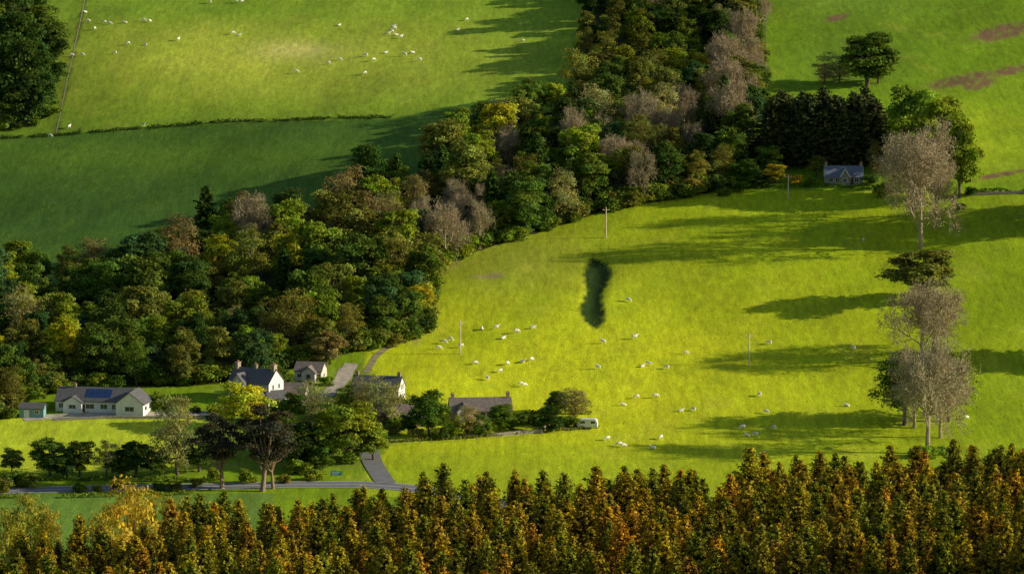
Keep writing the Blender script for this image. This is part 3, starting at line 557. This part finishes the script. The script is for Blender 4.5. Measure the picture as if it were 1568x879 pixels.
boxes("caravan_windows",[(-1.9,-0.6,-1.12,-1.0,1.5,2.1),(0.9,2.0,-1.12,-1.0,1.5,2.1)],G_glass,b); boxes("caravan_door",[(-0.2,0.45,-1.12,-1.0,0.65,2.2)],M_white,b)
wb=MB(); wb.tube([(0,-1.15,0.35),(0,-0.9,0.35)],[0.35,0.35],0,14); wb.tube([(0,1.15,0.35),(0,0.9,0.35)],[0.35,0.35],0,14); link("wheels",wb.mesh("wheels",[M_asph]),parent=b); boxes("drawbar",[(-3.9,-2.6,-0.06,0.06,0.45,0.55)],M_asph,b)
# ------------------------------------------------------------------ sheep
M_wool=simple("fleece",(0.88,0.82,0.70),0.95,0.10,4,0.4,20)
def sheep_mesh(name,pose):
    J=[];E=[];Rr=[]
    def j(p,r,par=None):
        J.append(p);Rr.append(r)
        if par is not None:E.append((par,len(J)-1))
        return len(J)-1
    gz=0.0 if pose!='lie' else -0.38
    pel=j((-0.42,0,0.70+gz),0.23); mid=j((-0.05,0,0.66+gz),0.29,pel); ch=j((0.34,0,0.68+gz),0.25,mid); j((-0.60,0,0.70+gz),0.12,pel)
    if pose=='graze': nk=j((0.60,0,0.52),0.12,ch); hd=j((0.74,0,0.26),0.10,nk); nz=j((0.80,0,0.08),0.055,hd)
    else: nk=j((0.56,0,0.92+gz),0.12,ch); hd=j((0.68,0,1.04+gz),0.10,nk); nz=j((0.86,0,0.96+gz),0.055,hd)
    for s in (-1,1):
        e=j((J[hd][0]-0.05,s*0.15,J[hd][2]+0.05),0.03,hd)
        if pose=='lie':
            a=j((0.38,s*0.18,0.18),0.09,ch); j((0.60,s*0.18,0.06),0.04,a); a=j((-0.3,s*0.22,0.16),0.12,pel); j((0.0,s*0.26,0.06),0.05,a)
        else:
            a=j((0.34,s*0.13,0.46),0.085,ch); a=j((0.37,s*0.13,0.26),0.045,a); j((0.35,s*0.13,0.03),0.035,a)
            a=j((-0.36,s*0.14,0.46),0.10,pel); a=j((-0.50,s*0.14,0.28),0.05,a); j((-0.45,s*0.14,0.03),0.035,a)
    m_=bpy.data.meshes.new(name+"_s"); m_.from_pydata(J,E,[]); o=bpy.data.objects.new(name+"_t",m_); sc.collection.objects.link(o)
    sk=o.modifiers.new("s",'SKIN')
    for i,r in enumerate(Rr):
        m_.skin_vertices[0].data[i].radius=(r,r); m_.skin_vertices[0].data[i].use_root=(i==0)
    o.modifiers.new("d",'SUBSURF').levels=1
    dg=bpy.context.evaluated_depsgraph_get(); dg.update(); me_=bpy.data.meshes.new_from_object(o.evaluated_get(dg)); bpy.data.objects.remove(o)
    me_.name=name; me_.materials.clear(); me_.materials.append(M_wool)
    me_.polygons.foreach_set('use_smooth',np.ones(len(me_.polygons),bool)); return me_
SM=[sheep_mesh("sheep_grazing",'graze'),sheep_mesh("sheep_standing",'stand'),sheep_mesh("sheep_lying",'lie')]
SHP=[(131,18),(160,34),(168,36),(192,34),(220,31),(230,33),(145,44),(126,84),(110,85),(176,81),(222,68),(196,67),(273,61),(322,3),(362,2),(371,2),(357,51),(365,53),(454,110),(503,97),(519,38),(520,91),(560,85),(595,52),(600,49),(604,44),(607,53),(614,57),(602,40),(590,80),(620,84),(632,80),(643,92),(559,112),(572,92),(700,45),(715,30),(135,32),(106,195),(220,192),(77,208),(800,63),
(815,501),(738,503),(770,517),(690,520),(680,524),(706,530),(728,556),(747,580),(803,590),(797,588),(800,553),(777,557),(814,551),(791,508),(962,460),(972,517),(924,524),(916,563),(983,560),(993,557),(1021,563),(1050,541),(975,608),(1004,607),(955,619),(1062,627),(1042,628),(1178,525),(1307,533),(1322,368),(1163,605),(1173,631),(1297,620),(1137,655),(1143,667),(1157,665),(1168,696),(1012,670),(930,672),(948,681),(955,683),(1000,685),(760,502),(672,533),(766,568),(1185,655),(1480,640)]
for u,v in SHP:
    x,y,z=P(u,v+2); i=random.choice([0,0,0,1,2]); k=random.uniform(1.2,1.45)
    link("sheep",SM[i],(x,y,z),random.choice([0,math.pi])+random.gauss(0,0.6),(k,k,k))
# ------------------------------------------------------------------ light
w=bpy.data.worlds.new("World"); sc.world=w; w.use_nodes=True; n=w.node_tree; n.nodes.clear()
EL=math.radians(20); AZ=math.radians(-3)
sd=Vector((math.cos(EL)*math.cos(AZ),math.cos(EL)*math.sin(AZ),math.sin(EL)))
sk=N(n,'ShaderNodeTexSky',sky_type='NISHITA'); sk.sun_disc=False; sk.sun_elevation=EL; sk.sun_rotation=math.radians(90)-AZ
bg=N(n,'ShaderNodeBackground'); bg.inputs[1].default_value=0.095; wo=N(n,'ShaderNodeOutputWorld'); n.links.new(sk.outputs[0],bg.inputs[0]); n.links.new(bg.outputs[0],wo.inputs[0])
sl_=bpy.data.lights.new("sun",'SUN'); sl_.energy=5; sl_.angle=math.radians(0.5); sl_.color=(1,0.90,0.68)
so=bpy.data.objects.new("sun",sl_); sc.collection.objects.link(so); so.rotation_euler=(-sd).to_track_quat('-Z','Y').to_euler(); so.location=(300,900,300)
sc.view_settings.view_transform='Standard'; sc.view_settings.look='None'; sc.view_settings.exposure=0
